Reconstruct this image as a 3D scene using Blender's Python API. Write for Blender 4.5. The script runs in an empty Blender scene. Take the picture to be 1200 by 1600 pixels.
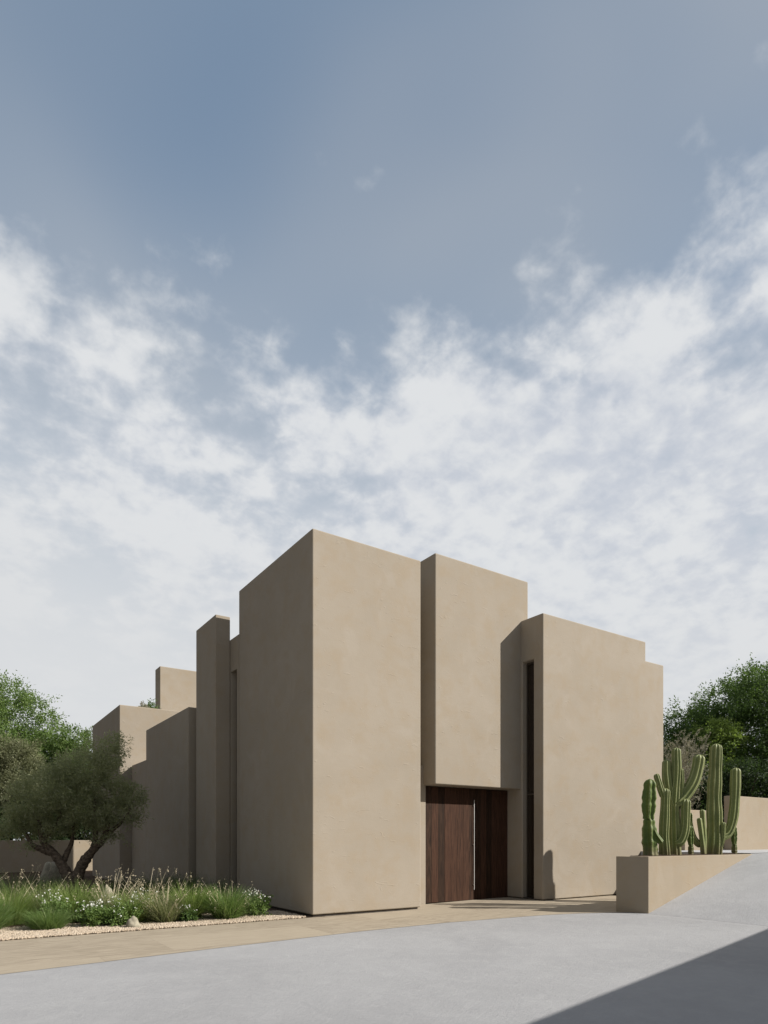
import bpy, bmesh, math, random
import numpy as np
from mathutils import Vector, Matrix

# ------------------------------------------------------------------ camera, sky, sun, exposure
S = bpy.context.scene
COL = S.collection
cam_d = bpy.data.cameras.new("camera")
cam = bpy.data.objects.new("camera", cam_d)
COL.objects.link(cam)
cam_d.sensor_width = 36.0
cam_d.lens = 36.0 * 1008.27 / 1600.0
cam_d.shift_y = 512.0 / 1600.0
cam_d.clip_start = 0.1
cam_d.clip_end = 3000.0
cam.location = (0, 0, 1.6)
cam.rotation_euler = (math.radians(90), 0, math.radians(-33.9967))
S.camera = cam

SUN_TRAVEL = Vector((-0.7577, 0.754, -0.709)).normalized()
sun_el = math.asin(-SUN_TRAVEL.z)
sun_rot = math.atan2(-SUN_TRAVEL.x, -SUN_TRAVEL.y)

sd = bpy.data.lights.new("sun", 'SUN')
sd.energy = 5.0
sd.angle = math.radians(0.5)
sd.color = (1.0, 0.945, 0.87)
so = bpy.data.objects.new("sun", sd)
so.rotation_euler = SUN_TRAVEL.to_track_quat('-Z', 'Y').to_euler()
so.location = (30, -30, 40)
COL.objects.link(so)

S.view_settings.view_transform = 'Standard'
S.view_settings.look = 'None'
S.view_settings.gamma = 1.0
S.view_settings.exposure = 0.5
S.view_settings.use_curve_mapping = False


class NT:
    """small helper to write node trees as code"""
    def __init__(s, nt):
        s.nt = nt
        s.n = nt.nodes
        s.n.clear()

    def node(s, t, **kw):
        nd = s.n.new(t)
        for k, v in kw.items():
            setattr(nd, k, v)
        return nd

    def link(s, a, b):
        s.nt.links.new(a, b)

    def put(s, sock, v):
        if isinstance(v, bpy.types.NodeSocket):
            s.link(v, sock)
        else:
            sock.default_value = v

    def math(s, op, a, b=0.0, c=0.0, clamp=False):
        nd = s.node('ShaderNodeMath', operation=op, use_clamp=clamp)
        s.put(nd.inputs[0], a); s.put(nd.inputs[1], b); s.put(nd.inputs[2], c)
        return nd.outputs[0]

    def vmath(s, op, a, b=(0, 0, 0)):
        nd = s.node('ShaderNodeVectorMath', operation=op)
        s.put(nd.inputs[0], a); s.put(nd.inputs[1], b)
        return nd.outputs[0]

    def ramp(s, v, a, b, lo=0.0, hi=1.0, smooth=True):
        nd = s.node('ShaderNodeMapRange')
        nd.interpolation_type = 'SMOOTHSTEP' if smooth else 'LINEAR'
        s.put(nd.inputs[0], v)
        nd.inputs[1].default_value = a; nd.inputs[2].default_value = b
        nd.inputs[3].default_value = lo; nd.inputs[4].default_value = hi
        return nd.outputs[0]

    def noise(s, vec, scale, detail=4, rough=0.5, dist=0.0):
        nd = s.node('ShaderNodeTexNoise')
        if vec is not None:
            s.link(vec, nd.inputs['Vector'])
        nd.inputs['Scale'].default_value = scale
        nd.inputs['Detail'].default_value = detail
        nd.inputs['Roughness'].default_value = rough
        nd.inputs['Distortion'].default_value = dist
        return nd.outputs['Fac']

    def mix(s, f, a, b, blend='MIX'):
        nd = s.node('ShaderNodeMix', data_type='RGBA', blend_type=blend)
        s.put(nd.inputs[0], f)
        for sock, v in ((nd.inputs[6], a), (nd.inputs[7], b)):
            if isinstance(v, tuple) and len(v) == 3:
                v = v + (1.0,)
            s.put(sock, v)
        return nd.outputs[2]

    def coord(s, kind='Object', scale=(1, 1, 1)):
        tc = s.node('ShaderNodeTexCoord')
        if scale == (1, 1, 1):
            return tc.outputs[kind]
        mp = s.node('ShaderNodeMapping')
        mp.inputs['Scale'].default_value = scale
        s.link(tc.outputs[kind], mp.inputs['Vector'])
        return mp.outputs[0]


world = bpy.data.worlds.new("World")
S.world = world
world.use_nodes = True
w = NT(world.node_tree)
WS = 0.0707
SKY_SEED = 5.2
VEIL = 4.4
sky = w.node('ShaderNodeTexSky', sky_type='NISHITA')
sky.sun_disc = False
sky.sun_elevation = sun_el
sky.sun_rotation = sun_rot
sky.altitude = 50.0
sky.air_density = 1.0
sky.dust_density = 1.2
sky.ozone_density = 1.0
dirv = w.node('ShaderNodeTexCoord').outputs['Generated']
sep = w.node('ShaderNodeSeparateXYZ')
w.link(dirv, sep.inputs[0])
zc = w.math('MAXIMUM', sep.outputs[2], 0.0)
den = w.math('ADD', zc, 0.30)
comb = w.node('ShaderNodeCombineXYZ')
w.link(w.math('DIVIDE', sep.outputs[0], den), comb.inputs[0])
w.link(w.math('DIVIDE', sep.outputs[1], den), comb.inputs[1])
comb.inputs[2].default_value = SKY_SEED
P = comb.outputs[0]
n_big = w.noise(P, 2.4, 2, 0.5, 0.2)
n_mid = w.noise(P, 6.0, 5, 0.52, 0.1)
n_fine = w.noise(P, 21.0, 5, 0.55, 0.15)
# the bank of cloud stands in the north-east, reaches about 40 degrees up and breaks into puffs above that
bias = w.ramp(sep.outputs[2], 0.80, 0.50, -0.25, 0.14)
dens = w.math('ADD', w.math('MULTIPLY', n_mid, 0.66), w.math('MULTIPLY', n_big, 0.34))
dens = w.math('ADD', dens, w.math('MULTIPLY', n_fine, 0.30))
dens = w.math('ADD', dens, bias)
east = w.math('ADD', w.math('MULTIPLY', sep.outputs[0], 0.8291), w.math('MULTIPLY', sep.outputs[1], -0.5591))
dens = w.math('ADD', dens, w.math('MULTIPLY', east, 0.15))
mask = w.ramp(dens, 0.565, 0.80)
side = w.math('ADD', w.math('MULTIPLY', sep.outputs[0], 0.5591), w.math('MULTIPLY', sep.outputs[1], 0.8291))
bank = w.ramp(side, 0.18, 0.60)
veil = w.ramp(w.noise(w.vmath('ADD', P, (VEIL, 0.0, VEIL)), 1.1, 3, 0.5, 0.4), 0.40, 0.66, 0.0, 0.85)
haze0 = w.ramp(sep.outputs[2], 0.78, 0.30, 0.0, 0.85)
blue = w.mix(0.6, sky.outputs[0], (2.3, 3.35, 4.7))
blue = w.mix(veil, blue, (3.5, 3.95, 4.6))
blue = w.mix(haze0, blue, (5.3, 5.95, 6.7))
shade = w.ramp(w.math('ADD', w.math('MULTIPLY', n_fine, 0.5), w.math('MULTIPLY', n_mid, 0.5)), 0.36, 0.60)
ccol = w.mix(shade, (5.8, 6.15, 6.8), (7.6, 7.75, 7.9))
skyc = w.mix(w.math('MULTIPLY', mask, 0.95), blue, ccol)
horizon = w.ramp(w.math('ADD', sep.outputs[2], w.math('MULTIPLY', east, 0.14)), 0.50, 0.16, 0.0, 0.93)
skyc = w.mix(horizon, skyc, (7.05, 7.2, 7.35))
# away from the bank, out of view, the sky is toned to set the shade fill
clear = w.mix(w.ramp(sep.outputs[2], 0.30, 0.85), (3.2, 3.1, 2.9), (5.3, 5.6, 6.0))
clear = w.mix(0.75, sky.outputs[0], clear)
clear = w.mix(w.ramp(sep.outputs[2], 0.30, 0.0, 0.0, 0.6), clear, (4.3, 4.1, 3.8))
skyc = w.mix(bank, clear, skyc)
bg = w.node('ShaderNodeBackground')
w.link(skyc, bg.inputs[0])
bg.inputs[1].default_value = WS
wo = w.node('ShaderNodeOutputWorld')
w.link(bg.outputs[0], wo.inputs[0])

R = random.Random(7)
RN = np.random.default_rng(11)


# ------------------------------------------------------------------ materials
def new_mat(name):
    m = bpy.data.materials.new(name)
    m.use_nodes = True
    t = NT(m.node_tree)
    out = t.node('ShaderNodeOutputMaterial')
    b = t.node('ShaderNodeBsdfPrincipled')
    t.link(b.outputs[0], out.inputs[0])
    return m, t, b, out


def add_bump(t, b, h, strength, dist):
    bp = t.node('ShaderNodeBump')
    bp.inputs['Strength'].default_value = strength
    bp.inputs['Distance'].default_value = dist
    t.link(h, bp.inputs['Height'])
    t.link(bp.outputs[0], b.inputs['Normal'])


def plaster(name, base=(0.288, 0.250, 0.199)):
    m, t, b, o = new_mat(name)
    c = t.coord('Object')
    big = t.noise(c, 0.55, 4, 0.55, 0.4)
    mid = t.noise(c, 2.3, 6, 0.6, 0.2)
    fine = t.noise(c, 60, 3, 0.6)
    streak = t.noise(t.coord('Object', (1.0, 1.0, 5.0)), 1.7, 5, 0.6, 0.5)
    dk = tuple(v * 0.955 for v in base)
    lt = (base[0] * 1.03, base[1] * 1.035, base[2] * 1.05)
    col = t.mix(t.ramp(big, 0.32, 0.68), dk, lt)
    col = t.mix(t.math('MULTIPLY', t.ramp(mid, 0.42, 0.70), 0.55), col, (base[0] * 0.97, base[1] * 0.91, base[2] * 0.82))
    blot = t.noise(t.vmath('ADD', c, (7.3, 2.1, 5.5)), 1.1, 5, 0.62, 0.9)
    col = t.mix(t.math('MULTIPLY', t.ramp(blot, 0.50, 0.74), 0.55), col, (base[0] * 1.09, base[1] * 1.11, base[2] * 1.16))
    col = t.mix(t.math('MULTIPLY', t.ramp(fine, 0.5, 0.75), 0.12), col, tuple(v * 0.75 for v in base))
    t.link(col, b.inputs['Base Color'])
    b.inputs['Roughness'].default_value = 0.92
    b.inputs['Specular IOR Level'].default_value = 0.2
    marks = t.ramp(t.noise(t.coord('Object', (3.0, 3.0, 9.0)), 1.0, 2, 0.5, 1.5), 0.66, 0.74)
    marks = t.math('MULTIPLY', marks, t.noise(c, 28, 4, 0.7))
    h = t.math('ADD', t.math('MULTIPLY', fine, 0.35), t.math('MULTIPLY', mid, 0.8))
    h = t.math('ADD', h, t.math('MULTIPLY', streak, 0.5))
    h = t.math('ADD', h, t.math('MULTIPLY', marks, 1.7))
    add_bump(t, b, h, 0.35, 0.012)
    return m


M = {}
M['plaster'] = plaster('plaster')
M['plaster_wall'] = plaster('plaster_wall', (0.294, 0.248, 0.186))


def m_simple(name, col, rough=0.8, metal=0.0, spec=0.3, var=0.25, scale=8, bump=0.0, coat=0):
    m, t, b, o = new_mat(name)
    n = t.noise(t.coord('Object'), scale, 5, 0.6)
    c = t.mix(t.ramp(n, 0.3, 0.7), tuple(v * (1 - var) for v in col), tuple(min(1, v * (1 + var)) for v in col))
    t.link(c, b.inputs['Base Color'])
    b.inputs['Roughness'].default_value = rough
    b.inputs['Metallic'].default_value = metal
    b.inputs['Specular IOR Level'].default_value = spec
    if bump:
        add_bump(t, b, n, bump, 0.02)
    return m


M['plinth'] = m_simple('plinth_dark', (0.05, 0.042, 0.035), 0.9)
M['steel'] = m_simple('satin_steel', (0.62, 0.61, 0.59), 0.45, 0.35, 0.5, 0.05, 40)
M['dark_frame'] = m_simple('dark_bronze', (0.050, 0.040, 0.030), 0.45, 0.0, 0.5, 0.1)
M['room'] = m_simple('room_dark', (0.06, 0.05, 0.042), 0.95)
M['soil'] = m_simple('soil', (0.075, 0.052, 0.036), 0.98, 0, 0.1, 0.4, 14, 0.8)
M['planter_soil'] = m_simple('planter_soil', (0.055, 0.039, 0.029), 0.98, 0, 0.1, 0.4, 22, 0.8)
M['ground'] = m_simple('dry_ground', (0.10, 0.088, 0.055), 0.98, 0, 0.1, 0.4, 1.2, 0.5)
M['stone'] = m_simple('boulder_stone', (0.25, 0.23, 0.175), 0.9, 0, 0.2, 0.28, 7, 0.5)
M['bark'] = m_simple('bark', (0.135, 0.105, 0.080), 0.95, 0, 0.1, 0.5, 16, 1.0)

# glass
m, t, b, o = new_mat('window_glass')
b.inputs['Base Color'].default_value = (0.040, 0.030, 0.022, 1)
b.inputs['Roughness'].default_value = 0.03
b.inputs['Transmission Weight'].default_value = 0.35
b.inputs['IOR'].default_value = 1.45
M['glass'] = m

# dark stained timber of the door
m, t, b, o = new_mat('door_timber')
isl = t.node('ShaderNodeNewGeometry').outputs['Random Per Island']
cx = t.node('ShaderNodeCombineXYZ')
t.link(t.math('MULTIPLY', isl, 37.0), cx.inputs[0]); t.link(t.math('MULTIPLY', isl, 19.0), cx.inputs[2])
v = t.vmath('ADD', t.coord('Object', (9.0, 9.0, 0.55)), cx.outputs[0])
g1 = t.noise(v, 3.2, 8, 0.62, 1.6)
g2 = t.noise(t.vmath('ADD', t.coord('Object', (60.0, 60.0, 1.3)), cx.outputs[0]), 2.0, 4, 0.6)
c = t.mix(t.ramp(g1, 0.30, 0.72), (0.013, 0.0074, 0.0046), (0.070, 0.038, 0.0230))
c = t.mix(t.math('MULTIPLY', t.ramp(isl, 0.35, 1.0), 0.60), c, (0.080, 0.037, 0.0225))
c = t.mix(t.math('MULTIPLY', t.ramp(isl, 0.55, 0.0), 0.55), c, (0.026, 0.0145, 0.0095))
c = t.mix(t.math('MULTIPLY', t.ramp(g2, 0.42, 0.66), 0.65), c, (0.008, 0.0045, 0.0035))
t.link(c, b.inputs['Base Color'])
b.inputs['Roughness'].default_value = 0.72
b.inputs['Specular IOR Level'].default_value = 0.12
add_bump(t, b, g2, 0.3, 0.004)
M['timber'] = m

# road: pale brushed concrete
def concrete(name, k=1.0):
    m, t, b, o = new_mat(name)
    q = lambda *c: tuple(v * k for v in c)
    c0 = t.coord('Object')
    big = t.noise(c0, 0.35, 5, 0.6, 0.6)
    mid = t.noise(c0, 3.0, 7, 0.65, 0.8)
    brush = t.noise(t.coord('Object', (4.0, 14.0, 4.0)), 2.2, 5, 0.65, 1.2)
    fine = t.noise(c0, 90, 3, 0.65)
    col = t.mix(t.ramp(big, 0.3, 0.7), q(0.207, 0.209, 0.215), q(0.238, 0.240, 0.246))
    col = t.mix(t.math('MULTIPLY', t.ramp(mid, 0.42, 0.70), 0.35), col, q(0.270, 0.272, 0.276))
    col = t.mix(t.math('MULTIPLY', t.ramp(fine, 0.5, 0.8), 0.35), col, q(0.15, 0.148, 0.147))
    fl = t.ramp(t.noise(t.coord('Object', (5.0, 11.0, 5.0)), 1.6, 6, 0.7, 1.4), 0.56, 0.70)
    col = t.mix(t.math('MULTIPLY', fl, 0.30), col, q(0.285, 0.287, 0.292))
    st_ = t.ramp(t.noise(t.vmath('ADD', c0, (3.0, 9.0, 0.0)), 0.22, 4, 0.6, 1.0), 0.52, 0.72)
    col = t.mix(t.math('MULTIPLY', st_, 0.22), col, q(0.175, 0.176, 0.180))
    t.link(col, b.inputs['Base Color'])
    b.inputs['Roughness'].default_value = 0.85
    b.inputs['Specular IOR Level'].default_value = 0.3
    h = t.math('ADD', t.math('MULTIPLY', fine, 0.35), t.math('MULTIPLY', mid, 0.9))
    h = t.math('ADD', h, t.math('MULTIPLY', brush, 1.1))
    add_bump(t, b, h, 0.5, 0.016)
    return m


M['road'] = concrete('road_concrete', 1.30)
M['ramp'] = concrete('road_concrete_lit', 1.65)  # road concrete with extra sunlight painted into its colour

# paving: large honed sandstone slabs with streaks
m, t, b, o = new_mat('sandstone_paving')
br = t.node('ShaderNodeTexBrick')
br.offset = 0.37
br.inputs['Color1'].default_value = (0.0, 0.0, 0.0, 1)
br.inputs['Color2'].default_value = (1.0, 1.0, 1.0, 1)
br.inputs['Mortar'].default_value = (0.5, 0.5, 0.5, 1)
br.inputs['Scale'].default_value = 1.0
br.inputs['Mortar Size'].default_value = 0.003
br.inputs['Mortar Smooth'].default_value = 0.2
br.inputs['Brick Width'].default_value = 2.7
br.inputs['Row Height'].default_value = 1.35
t.link(t.coord('Object'), br.inputs['Vector'])
st = t.noise(t.vmath('ADD', t.coord('Object', (1.1, 9.0, 1.0)), t.vmath('MULTIPLY', br.outputs['Color'], (7.0, 3.0, 0.0))), 1.8, 7, 0.62, 1.0)
fine = t.noise(t.coord('Object'), 70, 3, 0.6)
col = t.mix(t.ramp(st, 0.30, 0.70), (0.195, 0.160, 0.114), (0.355, 0.302, 0.228))
sp = t.node('ShaderNodeSeparateColor')
t.link(br.outputs['Color'], sp.inputs[0])
col = t.mix(t.math('MULTIPLY', sp.outputs[0], 0.75), col, (0.345, 0.295, 0.222))
col = t.mix(t.math('MULTIPLY', t.ramp(fine, 0.5, 0.8), 0.25), col, (0.13, 0.10, 0.07))
col = t.mix(t.math('MULTIPLY', br.outputs['Fac'], 0.5), col, (0.14, 0.11, 0.075))
t.link(col, b.inputs['Base Color'])
b.inputs['Roughness'].default_value = 0.8
add_bump(t, b, t.math('ADD', fine, st), 0.25, 0.006)
M['paving'] = m

# gravel
m, t, b, o = new_mat('gravel_stone')
isl = t.node('ShaderNodeNewGeometry').outputs['Random Per Island']
rp = t.node('ShaderNodeValToRGB')
els = rp.color_ramp.elements
els[0].position = 0.0; els[0].color = (0.30, 0.245, 0.18, 1)
els[1].position = 1.0; els[1].color = (0.52, 0.45, 0.36, 1)
e = els.new(0.35); e.color = (0.43, 0.355, 0.27, 1)
e = els.new(0.7); e.color = (0.40, 0.325, 0.245, 1)
t.link(isl, rp.inputs[0])
t.link(rp.outputs[0], b.inputs['Base Color'])
b.inputs['Roughness'].default_value = 0.9
M['gravel'] = m


def leaf_mat(name, dark, light, alt=None, transl=0.35, rough=0.6, clump=0.9):
    """leaf colour: random per leaf plus slow change from clump to clump"""
    m = bpy.data.materials.new(name)
    m.use_nodes = True
    k_ = 1.08 if 'leaf' in name else (1.25 if 'blade' in name else 1.05)
    dark = tuple(v * k_ for v in dark); light = tuple(v * k_ for v in light)
    alt = tuple(v * k_ for v in alt) if alt else None
    t = NT(m.node_tree)
    out = t.node('ShaderNodeOutputMaterial')
    isl = t.node('ShaderNodeNewGeometry').outputs['Random Per Island']
    n = t.noise(t.coord('Object'), clump, 3, 0.6)
    f = t.math('ADD', t.math('MULTIPLY', isl, 0.55), t.math('MULTIPLY', t.ramp(n, 0.3, 0.7), 0.5), clamp=True)
    c = t.mix(f, dark, light)
    if alt:
        c = t.mix(t.math('MULTIPLY', t.ramp(isl, 0.80, 1.0), 0.8), c, alt)
    d = t.node('ShaderNodeBsdfPrincipled')
    t.link(c, d.inputs['Base Color'])
    d.inputs['Roughness'].default_value = rough
    d.inputs['Specular IOR Level'].default_value = 0.25
    tr = t.node('ShaderNodeBsdfTranslucent')
    t.link(t.mix(0.5, c, (light[0] * 1.4, light[1] * 1.5, light[2] * 0.8)), tr.inputs[0])
    mx = t.node('ShaderNodeMixShader')
    mx.inputs[0].default_value = transl
    t.link(d.outputs[0], mx.inputs[1]); t.link(tr.outputs[0], mx.inputs[2])
    t.link(mx.outputs[0], out.inputs[0])
    return m


M['leaf_bright'] = leaf_mat('leaf_bright', (0.055, 0.10, 0.026), (0.155, 0.225, 0.065), (0.20, 0.25, 0.10))
M['leaf_deep'] = leaf_mat('leaf_deep', (0.034, 0.070, 0.022), (0.105, 0.165, 0.045))
M['leaf_lime'] = leaf_mat('leaf_lime', (0.065, 0.11, 0.025), (0.20, 0.27, 0.065))
M['leaf_dark'] = leaf_mat('leaf_dark', (0.015, 0.030, 0.012), (0.040, 0.065, 0.022))
M['leaf_olive'] = leaf_mat('leaf_olive', (0.16, 0.175, 0.098), (0.32, 0.335, 0.20), (0.42, 0.43, 0.30), 0.45)
M['leaf_olive_pale'] = leaf_mat('leaf_olive_pale', (0.085, 0.095, 0.05), (0.16, 0.17, 0.09), (0.22, 0.22, 0.14), 0.25)
M['leaf_dry'] = leaf_mat('leaf_dry', (0.20, 0.19, 0.145), (0.36, 0.335, 0.27), None, 0.2)
M['blade_green'] = leaf_mat('blade_green', (0.055, 0.100, 0.028), (0.150, 0.215, 0.070), (0.23, 0.25, 0.12), 0.4)
M['blade_lime'] = leaf_mat('blade_lime', (0.078, 0.125, 0.032), (0.185, 0.245, 0.070), (0.28, 0.28, 0.14), 0.4)
M['blade_grey'] = leaf_mat('blade_grey', (0.095, 0.115, 0.05), (0.20, 0.215, 0.11), (0.30, 0.27, 0.17), 0.35)
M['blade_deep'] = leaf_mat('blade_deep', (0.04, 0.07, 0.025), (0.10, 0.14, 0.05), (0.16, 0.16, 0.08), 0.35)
M['straw'] = leaf_mat('straw', (0.40, 0.335, 0.235), (0.66, 0.58, 0.44), None, 0.25)
M['petal'] = leaf_mat('petal', (0.62, 0.63, 0.60), (0.80, 0.80, 0.78), None, 0.3)
M['petal_mauve'] = leaf_mat('petal_mauve', (0.22, 0.19, 0.22), (0.40, 0.36, 0.38), None, 0.3)


def cactus_mat(name, flesh, ridge, tint):
    m, t, b, o = new_mat(name)
    at = t.node('ShaderNodeAttribute')
    at.attribute_name = 'rib'
    n = t.noise(t.coord('Object'), 3.0, 5, 0.6)
    n2 = t.noise(t.coord('Object'), 26.0, 4, 0.6)
    c = t.mix(t.ramp(n, 0.35, 0.7), flesh, tint)
    c = t.mix(t.math('MULTIPLY', t.ramp(n2, 0.5, 0.75), 0.3), c, tuple(v * 0.6 for v in flesh))
    are = t.ramp(t.noise(t.coord('Object', (6, 6, 34)), 1.0, 2, 0.5), 0.40, 0.62, 0.35, 1.0)
    c = t.mix(t.math('MULTIPLY', t.ramp(at.outputs['Fac'], 0.74, 1.0), are), c, ridge)
    base_ = t.node('ShaderNodeSeparateXYZ')
    t.link(t.coord('Object'), base_.inputs[0])
    c = t.mix(t.math('MULTIPLY', t.ramp(base_.outputs[2], 0.34, 0.06), t.ramp(n2, 0.3, 0.6, 0.3, 0.8)), c, (0.16, 0.125, 0.07))
    t.link(c, b.inputs['Base Color'])
    b.inputs['Roughness'].default_value = 0.55
    b.inputs['Specular IOR Level'].default_value = 0.35
    add_bump(t, b, n2, 0.2, 0.006)
    return m


M['cactus'] = cactus_mat('cactus_flesh', (0.145, 0.175, 0.060), (0.38, 0.38, 0.20), (0.205, 0.228, 0.085))
M['cactus_dark'] = cactus_mat('cactus_dark_flesh', (0.062, 0.100, 0.017), (0.28, 0.29, 0.12), (0.098, 0.140, 0.028))


# ------------------------------------------------------------------ object helpers
def tag(o, label=None, cat=None, group=None, kind=None):
    if label: o['label'] = label
    if cat: o['category'] = cat
    if group: o['group'] = group
    if kind: o['kind'] = kind
    return o


def empty(name, loc=(0, 0, 0), rz=0.0):
    o = bpy.data.objects.new(name, None)
    o.empty_display_size = 0.3
    o.location = loc
    o.rotation_euler = (0, 0, rz)
    COL.objects.link(o)
    return o


def link_mesh(name, me, mat, parent=None, loc=(0, 0, 0), smooth=False):
    o = bpy.data.objects.new(name, me)
    COL.objects.link(o)
    if mat is not None:
        me.materials.append(mat)
    o.location = loc
    if parent is not None:
        o.parent = parent
    if smooth:
        me.polygons.foreach_set('use_smooth', np.ones(len(me.polygons), dtype=bool))
    return o


def mesh_np(name, V, F, attr=None):
    """mesh from numpy vertices (n,3) and faces (m,k)"""
    V = np.asarray(V, dtype=np.float32); F = np.asarray(F, dtype=np.int32)
    me = bpy.data.meshes.new(name)
    me.vertices.add(len(V)); me.vertices.foreach_set('co', V.ravel())
    k = F.shape[1]
    me.loops.add(F.size); me.loops.foreach_set('vertex_index', F.ravel())
    me.polygons.add(len(F))
    me.polygons.foreach_set('loop_start', np.arange(0, F.size, k, dtype=np.int32))
    me.polygons.foreach_set('use_smooth', np.zeros(len(F), dtype=bool))
    me.update(calc_edges=True)
    if attr is not None:
        a = me.attributes.new('rib', 'FLOAT', 'POINT')
        a.data.foreach_set('value', np.asarray(attr, dtype=np.float32))
    me.validate()
    return me


def mesh_bm(name, bm):
    bmesh.ops.recalc_face_normals(bm, faces=bm.faces)
    me = bpy.data.meshes.new(name)
    bm.to_mesh(me); bm.free()
    return me


def add_box(bm, x0, x1, y0, y1, z0, z1):
    vs = [bm.verts.new(p) for p in ((x0, y0, z0), (x1, y0, z0), (x1, y1, z0), (x0, y1, z0),
                                    (x0, y0, z1), (x1, y0, z1), (x1, y1, z1), (x0, y1, z1))]
    for f in ((0, 3, 2, 1), (4, 5, 6, 7), (0, 1, 5, 4), (1, 2, 6, 5), (2, 3, 7, 6), (3, 0, 4, 7)):
        bm.faces.new([vs[i] for i in f])


def prism(bm, poly, y0, y1):
    """polygon in the XZ plane extruded along Y"""
    a = [bm.verts.new((x, y0, z)) for x, z in poly]
    b = [bm.verts.new((x, y1, z)) for x, z in poly]
    n = len(poly)
    bm.faces.new(a); bm.faces.new(b[::-1])
    for i in range(n):
        bm.faces.new((a[i], b[i], b[(i + 1) % n], a[(i + 1) % n]))


def slab(bm, poly, z0, z1):
    """polygon in the XY plane extruded along Z"""
    a = [bm.verts.new((x, y, z0)) for x, y in poly]
    b = [bm.verts.new((x, y, z1)) for x, y in poly]
    n = len(poly)
    bm.faces.new(a[::-1]); bm.faces.new(b)
    for i in range(n):
        bm.faces.new((a[i], a[(i + 1) % n], b[(i + 1) % n], b[i]))


def bevel(o, width=0.02, seg=3):
    md = o.modifiers.new('bevel', 'BEVEL')
    md.width = width; md.segments = seg
    md.limit_method = 'ANGLE'; md.angle_limit = math.radians(40)
    md.harden_normals = False
    o.data.polygons.foreach_set('use_smooth', np.ones(len(o.data.polygons), dtype=bool))
    try:
        sm = o.modifiers.new('weighted', 'WEIGHTED_NORMAL')
        sm.keep_sharp = True
    except Exception:
        pass
    return o


def cut(o, x0, x1, y0, y1, z0, z1):
    """carve a box out of a mesh and keep the result as plain mesh data"""
    bm = bmesh.new(); add_box(bm, x0, x1, y0, y1, z0, z1)
    c = bpy.data.objects.new('cutter', mesh_bm('cutter', bm)); COL.objects.link(c)
    md = o.modifiers.new('cut', 'BOOLEAN'); md.operation = 'DIFFERENCE'; md.solver = 'EXACT'; md.object = c
    dg = bpy.context.evaluated_depsgraph_get(); dg.update()
    me = bpy.data.meshes.new_from_object(o.evaluated_get(dg))
    o.modifiers.remove(md)
    old = o.data; o.data = me
    bpy.data.objects.remove(c); bpy.data.meshes.remove(old)


def tube_np(path, radii, sides=8, ribs=0, amp=0.0, cap=True, twist=0.0, phase=0.0):
    """swept tube; ribs > 0 gives a ribbed (star) section; returns V, F, rib weight"""
    path = np.asarray(path, float); radii = np.asarray(radii, float)
    n = len(path)
    tan = np.gradient(path, axis=0)
    tan /= np.linalg.norm(tan, axis=1)[:, None] + 1e-9
    ref = np.array([1.0, 0.0, 0.0]) if abs(tan[0][0]) < 0.8 else np.array([0.0, 1.0, 0.0])
    V = []; W = []
    k = sides
    th = np.linspace(0, 2 * np.pi, k, endpoint=False)
    u = ref - tan[0] * np.dot(ref, tan[0]); u /= np.linalg.norm(u)
    for i in range(n):
        u = u - tan[i] * np.dot(u, tan[i]); u /= np.linalg.norm(u)
        v = np.cross(tan[i], u)
        if ribs:
            cth = np.cos(ribs * (th + phase + twist * i))
            sh = np.abs(cth) ** 0.7 * np.sign(cth)
            r = radii[i] * (1 + amp * sh); wgt = np.clip(cth, 0, 1)
        else:
            r = np.full(k, radii[i]); wgt = np.zeros(k)
        V.append(path[i] + np.outer(np.cos(th) * r, u) + np.outer(np.sin(th) * r, v)); W.append(wgt)
    V = np.concatenate(V); W = np.concatenate(W)
    F = []
    for i in range(n - 1):
        for j in range(k):
            a = i * k + j; b_ = i * k + (j + 1) % k
            F.append((a, b_, b_ + k, a + k))
    return V, np.array(F), W


def join_np(parts):
    V = []; F = []; W = []; off = 0
    for p in parts:
        V.append(p[0]); F.append(p[1] + off); off += len(p[0])
        W.append(p[2] if len(p) > 2 else np.zeros(len(p[0])))
    return np.concatenate(V), np.concatenate(F), np.concatenate(W)


def smooth_path(pts, n=14):
    """Catmull-Rom through the points"""
    P_ = np.asarray(pts, float)
    P_ = np.vstack([2 * P_[0] - P_[1], P_, 2 * P_[-1] - P_[-2]])
    out = []
    segs = len(P_) - 3
    for i in range(segs):
        p0, p1, p2, p3 = P_[i:i + 4]
        for tt in np.linspace(0, 1, n, endpoint=(i == segs - 1)):
            out.append(0.5 * ((2 * p1) + (-p0 + p2) * tt + (2 * p0 - 5 * p1 + 4 * p2 - p3) * tt ** 2 + (-p0 + 3 * p1 - 3 * p2 + p3) * tt ** 3))
    return np.array(out)


# ------------------------------------------------------------------ the ground
def sstep(a, b_, x):
    q = np.clip((x - a) / (b_ - a), 0, 1)
    return q * q * (3 - 2 * q)


RX0, RX1, TOPZ = 12.12, 16.46, 1.27


def rise(x):
    """the drive tips up a little towards the door, then climbs a ramp to the upper terrace"""
    x = np.asarray(x, float)
    return 0.055 * sstep(8.0, RX0, x) + (TOPZ - 0.055) * np.clip((x - RX0) / (RX1 - RX0), 0, 1)


def sheet(name, xs, ylo, yhi, zf, mat, kind='structure', ny=2):
    V = []; F = []
    for x in xs:
        for q in np.linspace(0, 1, ny):
            y = ylo(x) + (yhi(x) - ylo(x)) * q
            V.append((x, y, zf(x, y)))
    for i in range(len(xs) - 1):
        for j in range(ny - 1):
            a = i * ny + j
            F.append((a, a + ny, a + ny + 1, a + 1))
    o = link_mesh(name, mesh_np(name, V, F), mat)
    tag(o, kind=kind)
    return o


sheet('ground', [-900, 900], lambda x: -900, lambda x: 900, lambda x, y: -0.06, M['ground'])

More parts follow.
